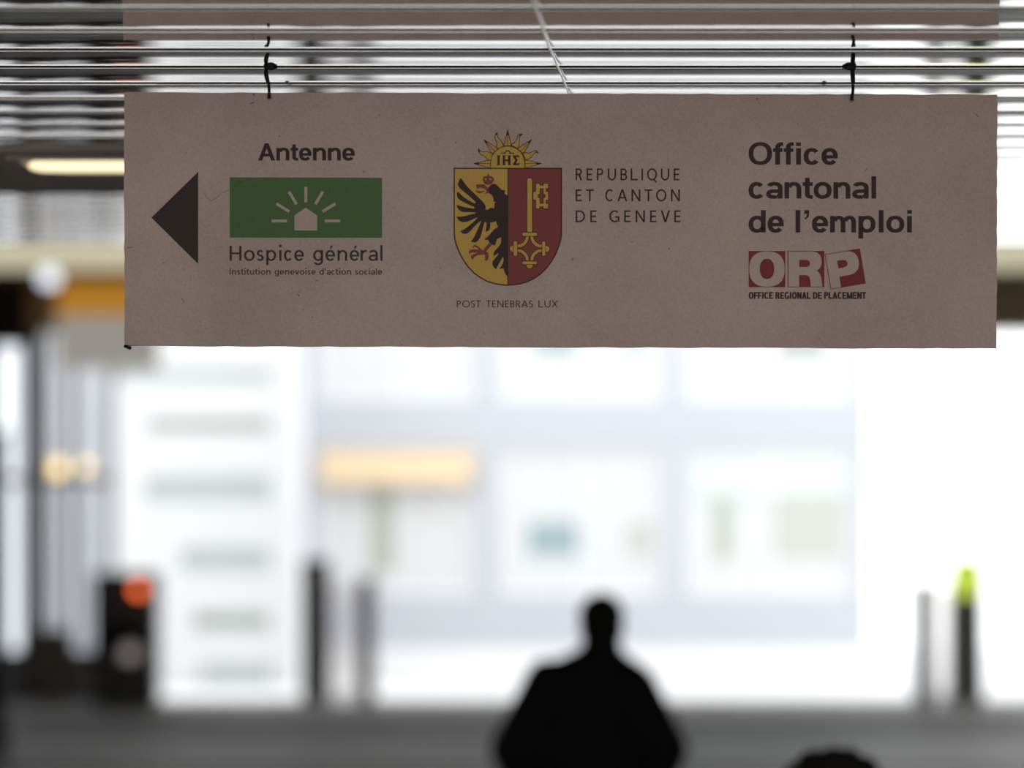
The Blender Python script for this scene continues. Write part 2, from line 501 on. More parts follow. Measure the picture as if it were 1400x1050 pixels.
def glyph(F, ch, b):
    """list of polygons (y up) of glyph ch, b wide"""
    P = []
    X, w, h, D, A = F.X, F.w, F.h, F.desc, F.asc
    e = 2.0 / F.n

    def se(t):
        c_, s_ = math.cos(t), math.sin(t)
        return (math.copysign(abs(c_) ** e, c_), math.copysign(abs(s_) ** e, s_))

    def bar(x0, y0, x1, y1):
        P.append([(x0, y0), (x1, y0), (x1, y1), (x0, y1)])

    def ring(cx, cy, rx, ry, a0=0, a1=360, wv=None, wh=None, n=None):
        wv = w if wv is None else wv
        wh = h if wh is None else wh
        n = n or max(6, int(abs(a1 - a0) / 10))
        for i in range(n):
            q = []
            for k, (ax, ay) in ((i, (rx, ry)), (i + 1, (rx, ry)), (i + 1, (rx - wv, ry - wh)), (i, (rx - wv, ry - wh))):
                c_, s_ = se(math.radians(a0 + (a1 - a0) * k / n))
                q.append((cx + ax * c_, cy + ay * s_))
            P.append(q)

    def diag(x0, y0, x1, y1, ww=None):
        ww = ww or w * 1.08
        P.append([(x0, y0), (x0 + ww, y0), (x1 + ww, y1), (x1, y1)])

    ov = 0.012
    if ch == 'o':
        ring(b / 2, X / 2, b / 2, X / 2 + ov)
    elif ch == 'c':
        ring(b / 2, X / 2, b / 2, X / 2 + ov, 38, 322)
    elif ch in 'eé':
        ring(b / 2, X / 2, b / 2, X / 2 + ov, 0, 322)
        bar(w * 0.6, X * 0.5 - h * 0.55, b - w * 0.5, X * 0.5 + h * 0.35)
        bar(b - w, X * 0.5 - h * 0.55, b - w * 0.02, X * 0.51)
        if ch == 'é':
            P.append([(b * 0.45, X + 0.09), (b * 0.58, X + 0.09), (b * 0.78, X + 0.30), (b * 0.55, X + 0.30)])
    elif ch in 'nm':
        bar(0, 0, w, X)
        k = 1 if ch == 'n' else 2
        span = (b - w) / k
        for i in range(k):
            x0 = span * i + w * 0.45
            x1 = span * (i + 1) + w
            ry = X * 0.42
            ring((x0 + x1) / 2, X - ry + ov, (x1 - x0) / 2, ry, 0, 165)
            bar(x1 - w, 0, x1, X - ry + ov)
    elif ch == 'u':
        bar(b - w, 0, b, X)
        ry = X * 0.42
        ring((b - w * 0.45) / 2, ry - ov, (b - w * 0.45) / 2, ry, 180, 345)
        bar(0, ry - ov, w, X)
    elif ch == 'r':
        bar(0, 0, w, X)
        rr = (b - w * 0.45) / 1.5
        ring(w * 0.45 + rr, X - X * 0.42 + ov, rr, X * 0.42, 60, 165)
    elif ch in 'dp':
        if ch == 'd':
            bar(b - w, 0, b, A)
        else:
            bar(0, D, w, X)
        ring(b / 2, X / 2, b / 2, X / 2 + ov, wv=w * 0.98)
    elif ch == 'g':
        bar(b - w, D + X * 0.3, b, X)
        ring(b / 2, X / 2, b / 2, X / 2 + ov, wv=w * 0.98)
        ring(b / 2, D + X * 0.36, b / 2, X * 0.36, 205, 360)
    elif ch == 'a':
        bar(b - w, 0, b, X * 0.66)
        ring(b * 0.50, X * 0.66, b * 0.50, X * 0.34 + ov, 0, 155)
        by = X * 0.275
        br = by + ov
        ring(b * 0.46, by, b * 0.46, br, 90, 300)
        bar(b * 0.46, by + br - h, b - w * 0.5, by + br)
        P.append([(b * 0.62, -ov * 0.5), (b - w * 0.9, X * 0.16), (b - w * 0.9, X * 0.33), (b * 0.60, h * 0.8)])
    elif ch in 'sS':
        T = X if ch == 's' else 1.0
        ry = (T + h) / 4
        ring(b * 0.50, T - ry + ov, b * 0.46, ry, 28, 270)
        ring(b * 0.50, ry - ov, b * 0.50, ry, -152, 90)
    elif ch == 't':
        s = b * 0.22
        bar(s, X * 0.26, s + w, X * 1.27)
        bar(0, X - h, b, X)
        ring(b, X * 0.28 - ov, b - s, X * 0.28, 180, 270)
    elif ch == 'f':
        s = b * 0.22
        bar(s, 0, s + w, A - X * 0.28)
        bar(0, X - h, b * 0.95, X)
        ring(b, A - X * 0.29, b - s, X * 0.29 + ov, 90, 180)
    elif ch == 'i':
        bar(0, 0, w, X)
        if F.n > 2.05:
            bar(0, A - h, w, A)
        else:
            ring(w / 2, A - w * 0.4, w * 0.62, w * 0.62, wv=w * 0.6, wh=w * 0.6)
    elif ch in 'lI':
        bar(0, 0, w, A if ch == 'l' else 1.0)
    elif ch == 'v':
        diag(b / 2 - w * 0.54, 0, 0, X)
        diag(b / 2 - w * 0.54, 0, b - w * 1.08, X)
    elif ch == '\u2019':
        bar(0, A - h * 1.05, w, A)
        P.append([(w * 0.55, A - h * 1.1), (w, A - h * 1.1), (w * 0.85, A - h * 2.0), (w * 0.2, A - h * 2.6), (0, A - h * 2.2), (w * 0.45, A - h * 1.8)])
    elif ch == "'":
        bar(0, A - 0.36, w * 0.9, A)
    elif ch == 'A':
        diag(0, 0, b / 2 - w * 0.55, 1)
        diag(b - w * 1.1, 0, b / 2 - w * 0.55, 1)
        bar(b * 0.2, 0.24, b * 0.8, 0.24 + h)
    elif ch == 'V':
        diag(b / 2 - w * 0.54, 0, 0, 1)
        diag(b / 2 - w * 0.54, 0, b - w * 1.08, 1)
    elif ch == 'X':
        diag(0, 0, b - w * 1.15, 1, w * 1.15)
        diag(b - w * 1.15, 0, 0, 1, w * 1.15)
    elif ch == 'H':
        bar(0, 0, w, 1); bar(b - w, 0, b, 1); bar(0, 0.5 - h / 2, b, 0.5 + h / 2)
    elif ch == 'N':
        bar(0, 0, w, 1); bar(b - w, 0, b, 1); diag(b - w * 1.1, 0, 0, 1, w * 1.1)
    elif ch == 'M':
        bar(0, 0, w, 1); bar(b - w, 0, b, 1)
        diag(b / 2 - w * 0.5, 0.02, 0, 1, w)
        diag(b / 2 - w * 0.5, 0.02, b - w, 1, w)
    elif ch in 'EFL':
        bar(0, 0, w, 1)
        if ch != 'F':
            bar(0, 0, b, h)
        if ch != 'L':
            bar(0, 1 - h, b, 1); bar(0, 0.5 - h / 2, b * 0.92, 0.5 + h / 2)
    elif ch == 'T':
        bar(0, 1 - h, b, 1); bar(b / 2 - w / 2, 0, b / 2 + w / 2, 1)
    elif ch in 'OQ':
        ring(b / 2, 0.5, b / 2, 0.5 + ov)
        if ch == 'Q':
            P.append([(b * 0.55, 0.10), (b * 0.72, 0.12), (b * 1.02, -0.14), (b * 0.86, -0.18)])
    elif ch == 'C':
        ring(b * 0.53, 0.5, b * 0.53, 0.5 + ov, 48, 312)
    elif ch == 'G':
        ring(b * 0.53, 0.5, b * 0.53, 0.5 + ov, 48, 305)
        bar(b - w, 0.06, b, 0.5); bar(b * 0.58, 0.5 - h, b, 0.5)
    elif ch == 'D':
        bar(0, 0, w, 1)
        bar(0, 0, b * 0.45, h); bar(0, 1 - h, b * 0.45, 1)
        ring(b * 0.42, 0.5, b * 0.58, 0.5, -90, 90)
    elif ch == 'U':
        r_ = b / 2
        bar(0, 0.38, w, 1); bar(b - w, 0.38, b, 1)
        ring(r_, 0.39, r_, 0.39 + ov, 180, 360)
    elif ch in 'PRB':
        bar(0, 0, w, 1)
        hb = 0.56 if ch != 'B' else 0.5 + h / 2
        bb = b if ch == 'P' else b * 0.94
        bar(0, 1 - h, bb * 0.5, 1); bar(0, 1 - hb, bb * 0.5, 1 - hb + h)
        ring(bb * 0.5, 1 - hb / 2, bb * 0.5, hb / 2, -90, 90)
        if ch == 'R':
            P.append([(b * 0.40, 1 - hb + h * 0.6), (b * 0.40 + w * 1.1, 1 - hb + h * 0.6), (b, 0), (b - w * 1.2, 0)])
        if ch == 'B':
            lb = 0.5 + h / 2
            bar(0, 0, b * 0.5, h)
            ring(b * 0.5, lb / 2, b * 0.5, lb / 2, -90, 90)
    return P


HELV = {'A': .72, 'n': .61, 't': .333, 'e': .556, 'O': .778, 'f': .333, 'i': .278, 'c': .556, 'a': .565, 'o': .611, 'l': .278, 'd': .611, 'm': .889, 'p': .611, '\u2019': .278, ' ': .278}
MYR = {'H': .652, 'o': .549, 's': .396, 'p': .569, 'i': .234, 'c': .448, 'e': .501, 'é': .501, 'g': .559, 'n': .555, 'r': .327, 'a': .482, 'l': .236, 'I': .239,
       't': .331, 'u': .551, 'v': .481, 'd': .564, "'": .2, ' ': .30, 'R': .538, 'E': .492, 'P': .532, 'U': .647, 'B': .542, 'L': .472, 'Q': .689, 'T': .497,
       'C': .580, 'A': .612, 'N': .658, 'O': .689, 'D': .666, 'G': .646, 'V': .558, 'S': .493, 'X': .571}
CND = {'O': .60, 'F': .48, 'I': .30, 'C': .57, 'E': .52, 'R': .58, 'G': .60, 'N': .60, 'A': .58, 'L': .48, 'D': .60, 'P': .55, 'M': .74, 'T': .50, ' ': .24}


def text(lay, s, F, x0, x1, base, cap, em, bearing, track=0.0):
    """lay out a line between x0 and x1"""
    pb = PB(lay)
    pen = 0.0
    items = []
    for ch in s:
        adv = F.adv[ch] / em
        if ch != ' ':
            rb = bearing
            if ch in 'AVvTtfXrL':
                rb = bearing * 0.25
            elif ch in 'oceéOCGQSsa':
                rb = bearing * 0.6
            bw = max(F.w, adv - 2 * rb)
            if ch in 'iIl\u2019' or ch == "'":
                bw = F.w
                rb = (adv - F.w) / 2
            items.append((ch, pen + rb, bw))
        pen += adv + track
    lo = items[0][1]
    hi = items[-1][1] + items[-1][2]
    sx = (x1 - x0) / (hi - lo)
    for ch, px, bw in items:
        for q in glyph(F, ch, bw):
            pb.poly([(x0 + (px + x_ - lo) * sx, base - y_ * cap) for x_, y_ in q])
    return pb


F_BOLD = Face(0.735, 0.208, 0.162, -0.27, 1.0, HELV, 2.25)
F_REG = Face(0.715, 0.142, 0.118, -0.29, 1.05, MYR, 2.0)
F_SMALL = Face(0.74, 0.16, 0.13, -0.29, 1.07, MYR, 2.0)
F_CAPS = Face(0.715, 0.138, 0.122, -0.29, 1.0, MYR, 2.0)
F_LUX = Face(0.715, 0.135, 0.115, -0.29, 1.0, {**MYR, 'E': .43, 'S': .42, 'B': .47, 'R': .50, 'P': .47, 'O': .76, 'T': .47, 'A': .63, ' ': .38}, 2.0)
F_CND = Face(0.7, 0.265, 0.20, -0.2, 1.0, CND, 2.5)

sign = thing('hanging_sign', 'wide white hanging direction sign with black arrow, green panel and coat of arms, in focus', 'sign', sp(766, 300, -8))
# the board itself: a 6 mm sheet, slightly worn outline along its edges
cor = [(169.5, 126), (1363.5, 129.3), (1362.5, 476), (170.3, 472.3)]
edge = []
for (xa, ya), (xb, yb) in zip(cor, cor[1:] + cor[:1]):
    nseg = 60 if abs(xb - xa) > 100 else 26
    for i in range(nseg):
        t = i / nseg
        j = 0 if i == 0 else 0.55
        edge.append((xa + (xb - xa) * t + random.uniform(-j, j), ya + (yb - ya) * t + random.uniform(-j, j)))
bd = MB()
ne = len(edge)
fr = [sp(px, py, 0) for px, py in edge]
bkv = [(p[0], p[1] + 0.006, p[2]) for p in fr]
tris = tessellate_polygon([[Vector((p[0], p[1], 0)) for p in edge]])


def orient(t, pts, flip):
    A, B, C = (pts[i] for i in t)
    cr = (B[0] - A[0]) * (C[1] - A[1]) - (B[1] - A[1]) * (C[0] - A[0])
    ok = cr < 0
    if flip:
        ok = not ok
    return tuple(t) if ok else tuple(reversed(t))


bd.add(fr, [orient(t, edge, False) for t in tris])
bd.add(bkv, [orient(t, edge, True) for t in tris])
o_board = part(bd, 'sign_board', M_BOARD, sign)
rim = MB()
rim.add(fr + bkv, [(i, (i + 1) % ne, ne + (i + 1) % ne, ne + i) for i in range(ne)])
part(rim, 'board_edge', M_EDGE, sign)

PB(1).poly([(207, 297.5), (271, 235), (271, 361)]).build('arrow', M_BLACK, sign)
text(1, 'Antenne', F_BOLD, 353, 485, 219.6, 23.6, 0.72, 0.052).build('lettering', M_BLACK, sign)
gp = PB(1).poly([(314, 242.4), (522.4, 243.2), (522.4, 325.2), (314, 325)]).build('green_panel', M_GREEN, sign)


def q5(x, y):
    return (300 + x / 5.0, 180 + y / 5.0)


hp = PB(2)
hp.poly([q5(513, 573), q5(591, 520), q5(668, 573), q5(668, 676), q5(513, 676)])
hp.build('house_symbol', M_WHITE, gp)
ry_ = PB(2)
for s_ in ((591, 377, 591, 483), (475, 410, 527, 497), (708, 410, 656, 497), (390, 493, 478, 547), (793, 493, 705, 547), (357, 611, 462, 611), (720, 611, 826, 611)):
    ry_.line(*q5(s_[0], s_[1]), *q5(s_[2], s_[3]), 4.0)
ry_.build('sun_rays', M_WHITE, gp)
text(1, 'Hospice général', F_REG, 314, 523, 356.6, 20.4, 0.674, 0.10).build('lettering', M_GREY, sign)
text(1, "Institution genevoise d'action sociale", F_SMALL, 314, 522.5, 375.6, 8.3, 0.674, 0.09).build('lettering', M_GREY, sign)
text(1, 'REPUBLIQUE', F_CAPS, 787, 929, 246.6, 16.2, 0.674, 0.10, 0.20).build('lettering', M_BLACK, sign)
text(1, 'ET CANTON', F_CAPS, 787, 929.5, 275.2, 16.2, 0.674, 0.10, 0.235).build('lettering', M_BLACK, sign)
text(1, 'DE GENEVE', F_CAPS, 787, 930.5, 303.9, 16.2, 0.674, 0.10, 0.235).build('lettering', M_BLACK, sign)
text(1, 'POST TENEBRAS LUX', F_LUX, 624.5, 762.5, 420.3, 9.5, 0.674, 0.07, 0.06).build('lettering', M_GREY, sign)
text(1, 'Office', F_BOLD, 1023.4, 1145.4, 225.2, 30.4, 0.72, 0.052).build('lettering', M_BLACK, sign)
text(1, 'cantonal', F_BOLD, 1023.4, 1197.8, 271.6, 30.4, 0.72, 0.052).build('lettering', M_BLACK, sign)
text(1, 'de l\u2019emploi', F_BOLD, 1023.4, 1246.6, 317.9, 30.6, 0.72, 0.052).build('lettering', M_BLACK, sign)
text(1, 'OFFICE REGIONAL DE PLACEMENT', F_CND, 1023.6, 1184, 408.7, 9.3, 0.72, 0.03).build('lettering', M_BLACK, sign)


# --- the ORP squares
def q7(x, y):
    return (1010 + x / 7.37, 330 + y / 7.37)


orp = PB(1).poly([q7(100, 97), q7(468, 97), q7(468, 462), q7(100, 462)]).build('letter_square', M_ORPRED, sign)
o2 = PB(2)
ou = []
inn = []
for i in range(48):
    t = 2 * math.pi * i / 48
    c_, s_ = math.cos(t), math.sin(t)
    f = lambda v, e_: math.copysign(abs(v) ** e_, v)
    ou.append(q7(284 + 178 * f(c_, 0.80), 279.5 + 177 * f(s_, 0.80)))
    inn.append(q7(284 + 73 * f(c_, 0.9), 278 + 102 * f(s_, 0.9)))
for i in range(48):
    j = (i + 1) % 48
    o2.poly([ou[i], ou[j], inn[j], inn[i]])
o2.build('lettering', M_WHITE, orp)

orr = PB(1).poly([q7(492, 97), q7(862, 97), q7(862, 462), q7(492, 462)]).build('letter_square', M_ORPRED, sign)
R_out = [(500, 104), (745, 104), (785, 112), (815, 135), (832, 170), (835, 210), (828, 250), (808, 280), (785, 295), (812, 318), (828, 355), (836, 400), (842, 456),
         (726, 456), (722, 405), (714, 365), (695, 345), (665, 340), (608, 340), (608, 456), (500, 456)]
R_in = [(608, 187), (680, 187), (708, 196), (721, 222), (710, 248), (680, 259), (608, 259)]
PB(2).poly([q7(*p) for p in R_out], [[q7(*p) for p in R_in]]).build('lettering', M_WHITE, orr)

orpp = PB(1).poly([q7(865, 130), q7(1220, 72), q7(1280, 425), q7(925, 485)]).build('letter_square', M_ORPRED, sign)
ux, uy = (1220 - 865) / 360.0, (72 - 130) / 360.0
vx, vy = (925 - 865) / 360.0, (485 - 130) / 360.0


def qp(x, y):
    return q7(865 + ux * x + vx * y, 130 + uy * x + vy * y)


P_out = [(7, 7), (215, 7), (262, 14), (300, 38), (322, 78), (328, 125), (320, 172), (298, 212), (262, 238), (215, 246), (108, 248), (108, 353), (7, 353)]
P_in = [(112, 86), (168, 86), (200, 96), (215, 125), (202, 153), (168, 163), (112, 163)]
PB(2).poly([qp(*p) for p in P_out], [[qp(*p) for p in P_in]]).build('lettering', M_WHITE, orpp)

# --- coat of arms
def pA(x, y): return (610 + x / 11.67, 220 + y / 11.67)
def pB(x, y): return (610 + x / 10.5, 300 + y / 10.5)
def pC(x, y): return (690 + x / 11.67, 220 + y / 11.67)
def pD(x, y): return (690 + x / 10.5, 300 + y / 10.5)
def pE(x, y): return (640 + x / 12.73, 172 + y / 12.73)


MX = 694.3
left = [(620.2, 229.4), (620.2, 321)] + [pB(*p) for p in ((118, 290), (132, 345), (155, 412), (188, 495), (236, 583), (305, 683), (395, 778), (495, 850), (598, 902), (698, 932), (800, 948))] + [(MX, 390.8)]
shield_out = left + [(2 * MX - x, y) for x, y in reversed(left[:-1])]
coat_arms = PB(1).poly(shield_out).build('coat_of_arms', M_BLACK, sign)


def inset(p, k=1.7):
    x, y = p
    c = (MX, 300)
    if y < 232:
        return (x + (k if x < MX else -k), y + k)
    if y < 322:
        return (x + (k if x < MX else -k), y)
    d = Vector((MX - x, 318 - y))
    d = d.normalized() * k if d.length else d
    return (x + d.x, y + d.y)


li = [inset(p) for p in left[:-1]] + [(MX, 390.8 - 1.6)]
PB(2).poly([(MX - 0.5, 231.1)] + li[:-1] + [(MX - 0.5, 389.1)]).build('shield_field', M_YEL, coat_arms)['label'] = 'ochre yellow half of the shield'
ri = [(2 * MX - x, y) for x, y in li]
PB(2).poly([(MX + 0.6, 231.1)] + ri[:-1] + [(MX + 0.6, 389.1)]).build('shield_field', M_RED, coat_arms)['label'] = 'red half of the shield'

eagle = [pA(*p) for p in ((630, 770), (628, 720), (600, 670), (540, 610), (470, 540), (400, 475), (330, 402), (285, 345), (252, 295), (232, 276), (214, 298), (195, 338), (187, 378),
         (200, 412), (228, 448), (280, 490), (340, 540), (400, 590), (440, 630), (476, 668), (462, 680), (440, 674), (400, 655), (340, 620), (290, 585), (240, 545), (205, 510),
         (187, 488), (172, 520), (173, 560), (185, 592), (212, 622), (270, 655), (340, 690), (410, 722), (462, 744), (440, 762), (380, 755), (300, 740), (230, 722), (163, 701),
         (175, 742), (202, 782), (235, 806), (280, 819), (360, 819), (465, 822), (470, 836), (440, 846), (370, 862), (290, 884), (230, 892), (166, 889), (185, 928), (212, 957),
         (246, 975), (290, 979), (340, 970), (400, 946), (450, 922), (502, 900))]
eagle += [pB(*p) for p in ((436, -5), (400, 32), (340, 84), (280, 130), (202, 174), (238, 205), (275, 211), (312, 198), (352, 163), (400, 108), (450, 58), (502, 18), (498, 40), (478, 88),
          (450, 150), (420, 215), (390, 275), (354, 320), (390, 332), (430, 328), (462, 303), (492, 252), (512, 188), (530, 110), (552, 40), (572, 42), (583, 62), (576, 110), (571, 150),
          (560, 177), (590, 172), (616, 155), (631, 120), (632, 66), (634, 46), (662, 45), (692, 38), (716, 26), (725, 60), (743, 106), (735, 121), (700, 135), (660, 175), (620, 225),
          (580, 262), (546, 288), (575, 296), (600, 292), (612, 318), (625, 345), (655, 364), (680, 371), (700, 373), (712, 350), (715, 320), (730, 290), (755, 270), (782, 257),
          (791, 292), (785, 342), (765, 380), (730, 420), (700, 450), (682, 485), (679, 527), (697, 520), (716, 507), (740, 490), (753, 487), (740, 515), (700, 560), (670, 600),
          (662, 640), (680, 682), (705, 710), (723, 713), (730, 685), (750, 650), (780, 600), (800, 565), (815, 540), (823, 560), (822, 600), (810, 640), (790, 675), (763, 711),
          (790, 709), (822, 704), (830, 735), (847, 778), (868, 812))] + [(MX - 0.5, 378.3), (MX - 0.5, 267.0)]
eagle += [pA(*p) for p in ((955, 541), (928, 517), (940, 482), (948, 470), (910, 468), (885, 465), (850, 430), (805, 385), (772, 367), (732, 372), (712, 388), (690, 410), (672, 432),
          (668, 455), (672, 482), (680, 512), (700, 525), (730, 550), (752, 590), (756, 620), (752, 650), (790, 654), (771, 685), (769, 722), (766, 760), (740, 755), (712, 750), (682, 767),
          (665, 784), (640, 778), (620, 783))]
eg = PB(3).poly(eagle).build('eagle', M_BLACK, coat_arms)
for nm_, pts in zip(('upper_beak', 'tongue', 'crown'), (((485, 378), (600, 376), (640, 408), (672, 440), (684, 515), (610, 531), (625, 515), (650, 500), (640, 480), (620, 455), (590, 438), (550, 430), (520, 436), (510, 457), (488, 432), (477, 405)),
            ((468, 463), (510, 482), (560, 485), (632, 476), (590, 502), (540, 522), (505, 517), (484, 496)),
            ((602, 352), (582, 302), (590, 262), (622, 245), (660, 245), (652, 230), (672, 207), (693, 230), (686, 245), (726, 248), (760, 275), (763, 312), (740, 348), (720, 374), (680, 384), (622, 379)))):
    PB(4).poly([pA(*p) for p in pts]).build(nm_, M_RED, eg)
PB(4).poly([pB(*p) for p in ((612, 343), (657, 370), (575, 460), (602, 480), (613, 530), (602, 580), (575, 599), (543, 581), (566, 570), (555, 545), (560, 510), (520, 506), (440, 520), (402, 545),
        (388, 570), (375, 582), (353, 552), (360, 520), (400, 500), (450, 482), (400, 479), (370, 476), (347, 490), (335, 512), (324, 470), (340, 440), (400, 430), (450, 436), (470, 440),
        (440, 405), (410, 396), (378, 412), (385, 385), (410, 367), (450, 380), (490, 420), (530, 446))]).build('claw', M_RED, eg)['label'] = 'red claw'
ey = PB(5)
ey.disc(*pA(632, 295), 1.25)
ey.disc(*pA(708, 295), 1.25)
ey.poly([pA(648, 390), pA(698, 388), pA(670, 414)])
ey.build('crown_openings', M_YEL, coat_arms)


def key(pb, g):
    """the key; g is how far the shape is grown in pixels (used for its dark outline)"""
    x0, y0 = pC(360, 278); x1, _ = pC(437, 278)
    pb.rrect(x0 - g, y0 - g, x1 + g, 319 + g, 3.2 + g)
    out = [(500, 365), (555, 365), (555, 395), (620, 395), (620, 365), (692, 365), (692, 437), (655, 437), (655, 492), (692, 492), (692, 622), (655, 622), (655, 688), (692, 688), (692, 762),
           (620, 762), (620, 730), (555, 730), (555, 762), (500, 762), (500, 622), (458, 622), (458, 495), (500, 495)]
    hole = [(560, 440), (620, 440), (620, 535), (650, 535), (650, 590), (620, 590), (620, 685), (560, 685), (560, 590), (525, 590), (525, 535), (560, 535)]
    o_ = [pC(*p) for p in out]
    h_ = [pC(*p) for p in hole]
    if g:
        def grow(pts, gg):
            n = len(pts)
            area = sum(pts[i][0] * pts[(i + 1) % n][1] - pts[(i + 1) % n][0] * pts[i][1] for i in range(n))
            sg = 1 if area > 0 else -1
            res = []
            for i in range(n):
                p, q, r = pts[i - 1], pts[i], pts[(i + 1) % n]
                n1 = Vector((q[1] - p[1], p[0] - q[0])).normalized() * sg
                n2 = Vector((r[1] - q[1], q[0] - r[0])).normalized() * sg
                res.append((q[0] + gg * (n1.x + n2.x), q[1] + gg * (n1.y + n2.y)))
            return res
        o_ = grow(o_, g)
        h_ = grow(h_, -g)
    pb.poly(o_, [h_])
    s = 10.5
    for cx, cy, a0 in ((185, 245, 270), (530, 245, 180), (185, 590, 0), (530, 590, 90)):
        pb.arc(*pD(cx, cy), 119 / s - g, 161 / s + g, a0, a0 + 90)
    pb.disc(*pD(119, 422), 45 / s + g)
    pb.disc(*pD(599, 425), 43 / s + g)
    pb.disc(*pD(358, 657), 46 / s + g)
    for x0, y0, x1, y1 in ((254, 192, 466, 240), (252, 605, 463, 645), (129, 315, 181, 526), (538, 317, 582, 526)):
        a_ = pD(x0, y0); b_ = pD(x1, y1)
        pb.rrect(a_[0] - g, a_[1] - g, b_[0] + g, b_[1] + g, 1.7 + g)


kd = PB(3); key(kd, 0.9); ko = kd.build('key_outline', M_BLACK, coat_arms)
ky = PB(4); key(ky, 0.0); ky.build('key', M_YEL, coat_arms)
kl = PB(5)                       # dark lines where the collars cross the bow
for x0, y0, x1, y1 in ((254, 244, 466, 244), (252, 600, 463, 600), (252, 650, 463, 650), (184, 330, 184, 510), (125, 375, 125, 468), (533, 330, 533, 510), (587, 380, 587, 470), (318, 188, 398, 188)):
    kl.line(*pD(x0, y0), *pD(x1, y1), 0.75)
kl.build('key_collar_lines', M_BLACK, coat_arms)

rays = [((688, 72), (752, 352), (624, 352)), ((273, 243), (522, 402), (418, 496)), ((1107, 243), (858, 402), (962, 492)), ((98, 660), (392, 596), (392, 735), (360, 732)), ((1277, 660), (988, 596), (988, 735), (1020, 732)),
        ((180, 402), (215, 445), (260, 460), (330, 453), (380, 474), (427, 490), (392, 602), (340, 596), (300, 540), (260, 516), (215, 502), (184, 460)),
        ((512, 118), (502, 165), (520, 210), (570, 260), (606, 320), (617, 360), (515, 407), (499, 390), (504, 300), (474, 235), (464, 190), (480, 150)),
        ((948, 148), (902, 185), (892, 250), (890, 320), (866, 402), (758, 347), (753, 325), (820, 290), (850, 220), (870, 165), (900, 144)),
        ((1228, 482), (1180, 462), (1142, 492), (1102, 552), (1042, 582), (995, 597), (958, 490), (973, 463), (1050, 484), (1100, 463), (1150, 434), (1187, 438))]
sd_ = PB(1); sy_ = PB(3); sl_ = PB(4)
for r_ in rays:
    pts = [pE(*p) for p in r_]
    sy_.poly(pts)
    n = len(pts)
    for i in range(n):
        sl_.line(*pts[i], *pts[(i + 1) % n], 0.75)
disc_pts = [pE(688 + 297 * math.cos(math.radians(t)), 655 - 297 * math.sin(math.radians(t))) for t in range(0, 181, 6)]
disc_pts = [pE(985, 735)] + disc_pts + [pE(391, 735)]
sdk = PB(4).poly(disc_pts)
for a_, b_ in (((688, 150), (688, 352)), ((310, 290), (470, 450)), ((1070, 290), (910, 448)), ((180, 660), (392, 662)), ((1190, 660), (988, 662))):
    sl_.line(*pE(*a_), *pE(*b_), 0.7)
for tri in (((688, 72), (706, 170), (670, 170)), ((273, 243), (345, 290), (318, 312)), ((1107, 243), (1035, 290), (1064, 312)), ((98, 660), (190, 640), (190, 682)), ((1277, 660), (1190, 640), (1190, 682)),
            ((948, 148), (905, 186), (880, 160)), ((1228, 482), (1182, 462), (1185, 440)), ((512, 118), (502, 165), (482, 160)), ((180, 402), (212, 445), (188, 465))):
    sl_.poly([pE(*p) for p in tri])
sun = sy_.build('sun_crest', M_YEL, coat_arms)
sl_.build('sun_outline', M_BLACK, coat_arms)
sdk.build('sun_disc', M_YEL, coat_arms)
mono = PB(5)
for i in range(len(disc_pts) - 1):
    mono.line(*disc_pts[i], *disc_pts[i + 1], 0.9)


def er(x0, y0, x1, y1):
    a_ = pE(x0, y0); b_ = pE(x1, y1)
    mono.rect(a_[0], a_[1], b_[0], b_[1])


er(511, 525, 549, 685); er(499, 520, 560, 536); er(499, 672, 560, 688)
er(604, 525, 640, 685); er(696, 525, 738, 685); er(604, 592, 738, 620)
for xx in (598, 690):
    er(xx, 520, xx + 55, 534); er(xx, 674, xx + 55, 688)
mono.poly([pE(*p) for p in ((782, 520), (884, 520), (892, 562), (866, 548), (832, 548), (862, 602), (828, 655), (870, 657), (900, 650), (886, 688), (782, 688), (780, 672), (822, 604), (780, 542))])
er(572, 474, 655, 490); er(715, 474, 802, 490)
mono.arc(*pE(686, 482), 36 / 12.73, 54 / 12.73, 0, 180)
mono.build('monogram', M_BLACK, coat_arms)

# small scratches and grime marks on the face
for pts, w_ in ((((279, 265), (284, 271), (289, 275), (296, 271), (304, 264), (314, 259)), 0.45), (((496, 233), (498, 236), (500, 235)), 0.5), (((342, 142), (347, 140)), 1.0), (((174, 339), (181, 338)), 0.7),
                (((319, 256), (326, 250), (331, 249)), 0.7), (((407, 402), (409, 405)), 0.9), (((248, 408), (251, 411), (252, 413)), 0.8), (((1182, 234), (1186, 230)), 0.7), (((1334, 156), (1338, 160)), 0.7),
                (((622, 196), (624, 194)), 0.8), (((914, 339), (915, 341)), 1.1), (((222, 360), (226, 359)), 0.6), (((346, 128), (348, 131)), 1.3), (((560, 150), (562, 151)), 0.7), (((1090, 168), (1092, 170)), 0.6)):
    PB(1).pline(list(pts), w_).build('scratch', M_GREY, sign)
st = MB()
st.tube([sp(171, 473.5, 2), sp(174, 474.5, 10), sp(178, 476.5, 12)], 0.0022, 8)
st.ball(sp(178, 476, 12), 0.0026, nu=8, nv=6)
part(st, 'cable_tie_stub', M_WIRE, sign, smooth=True)


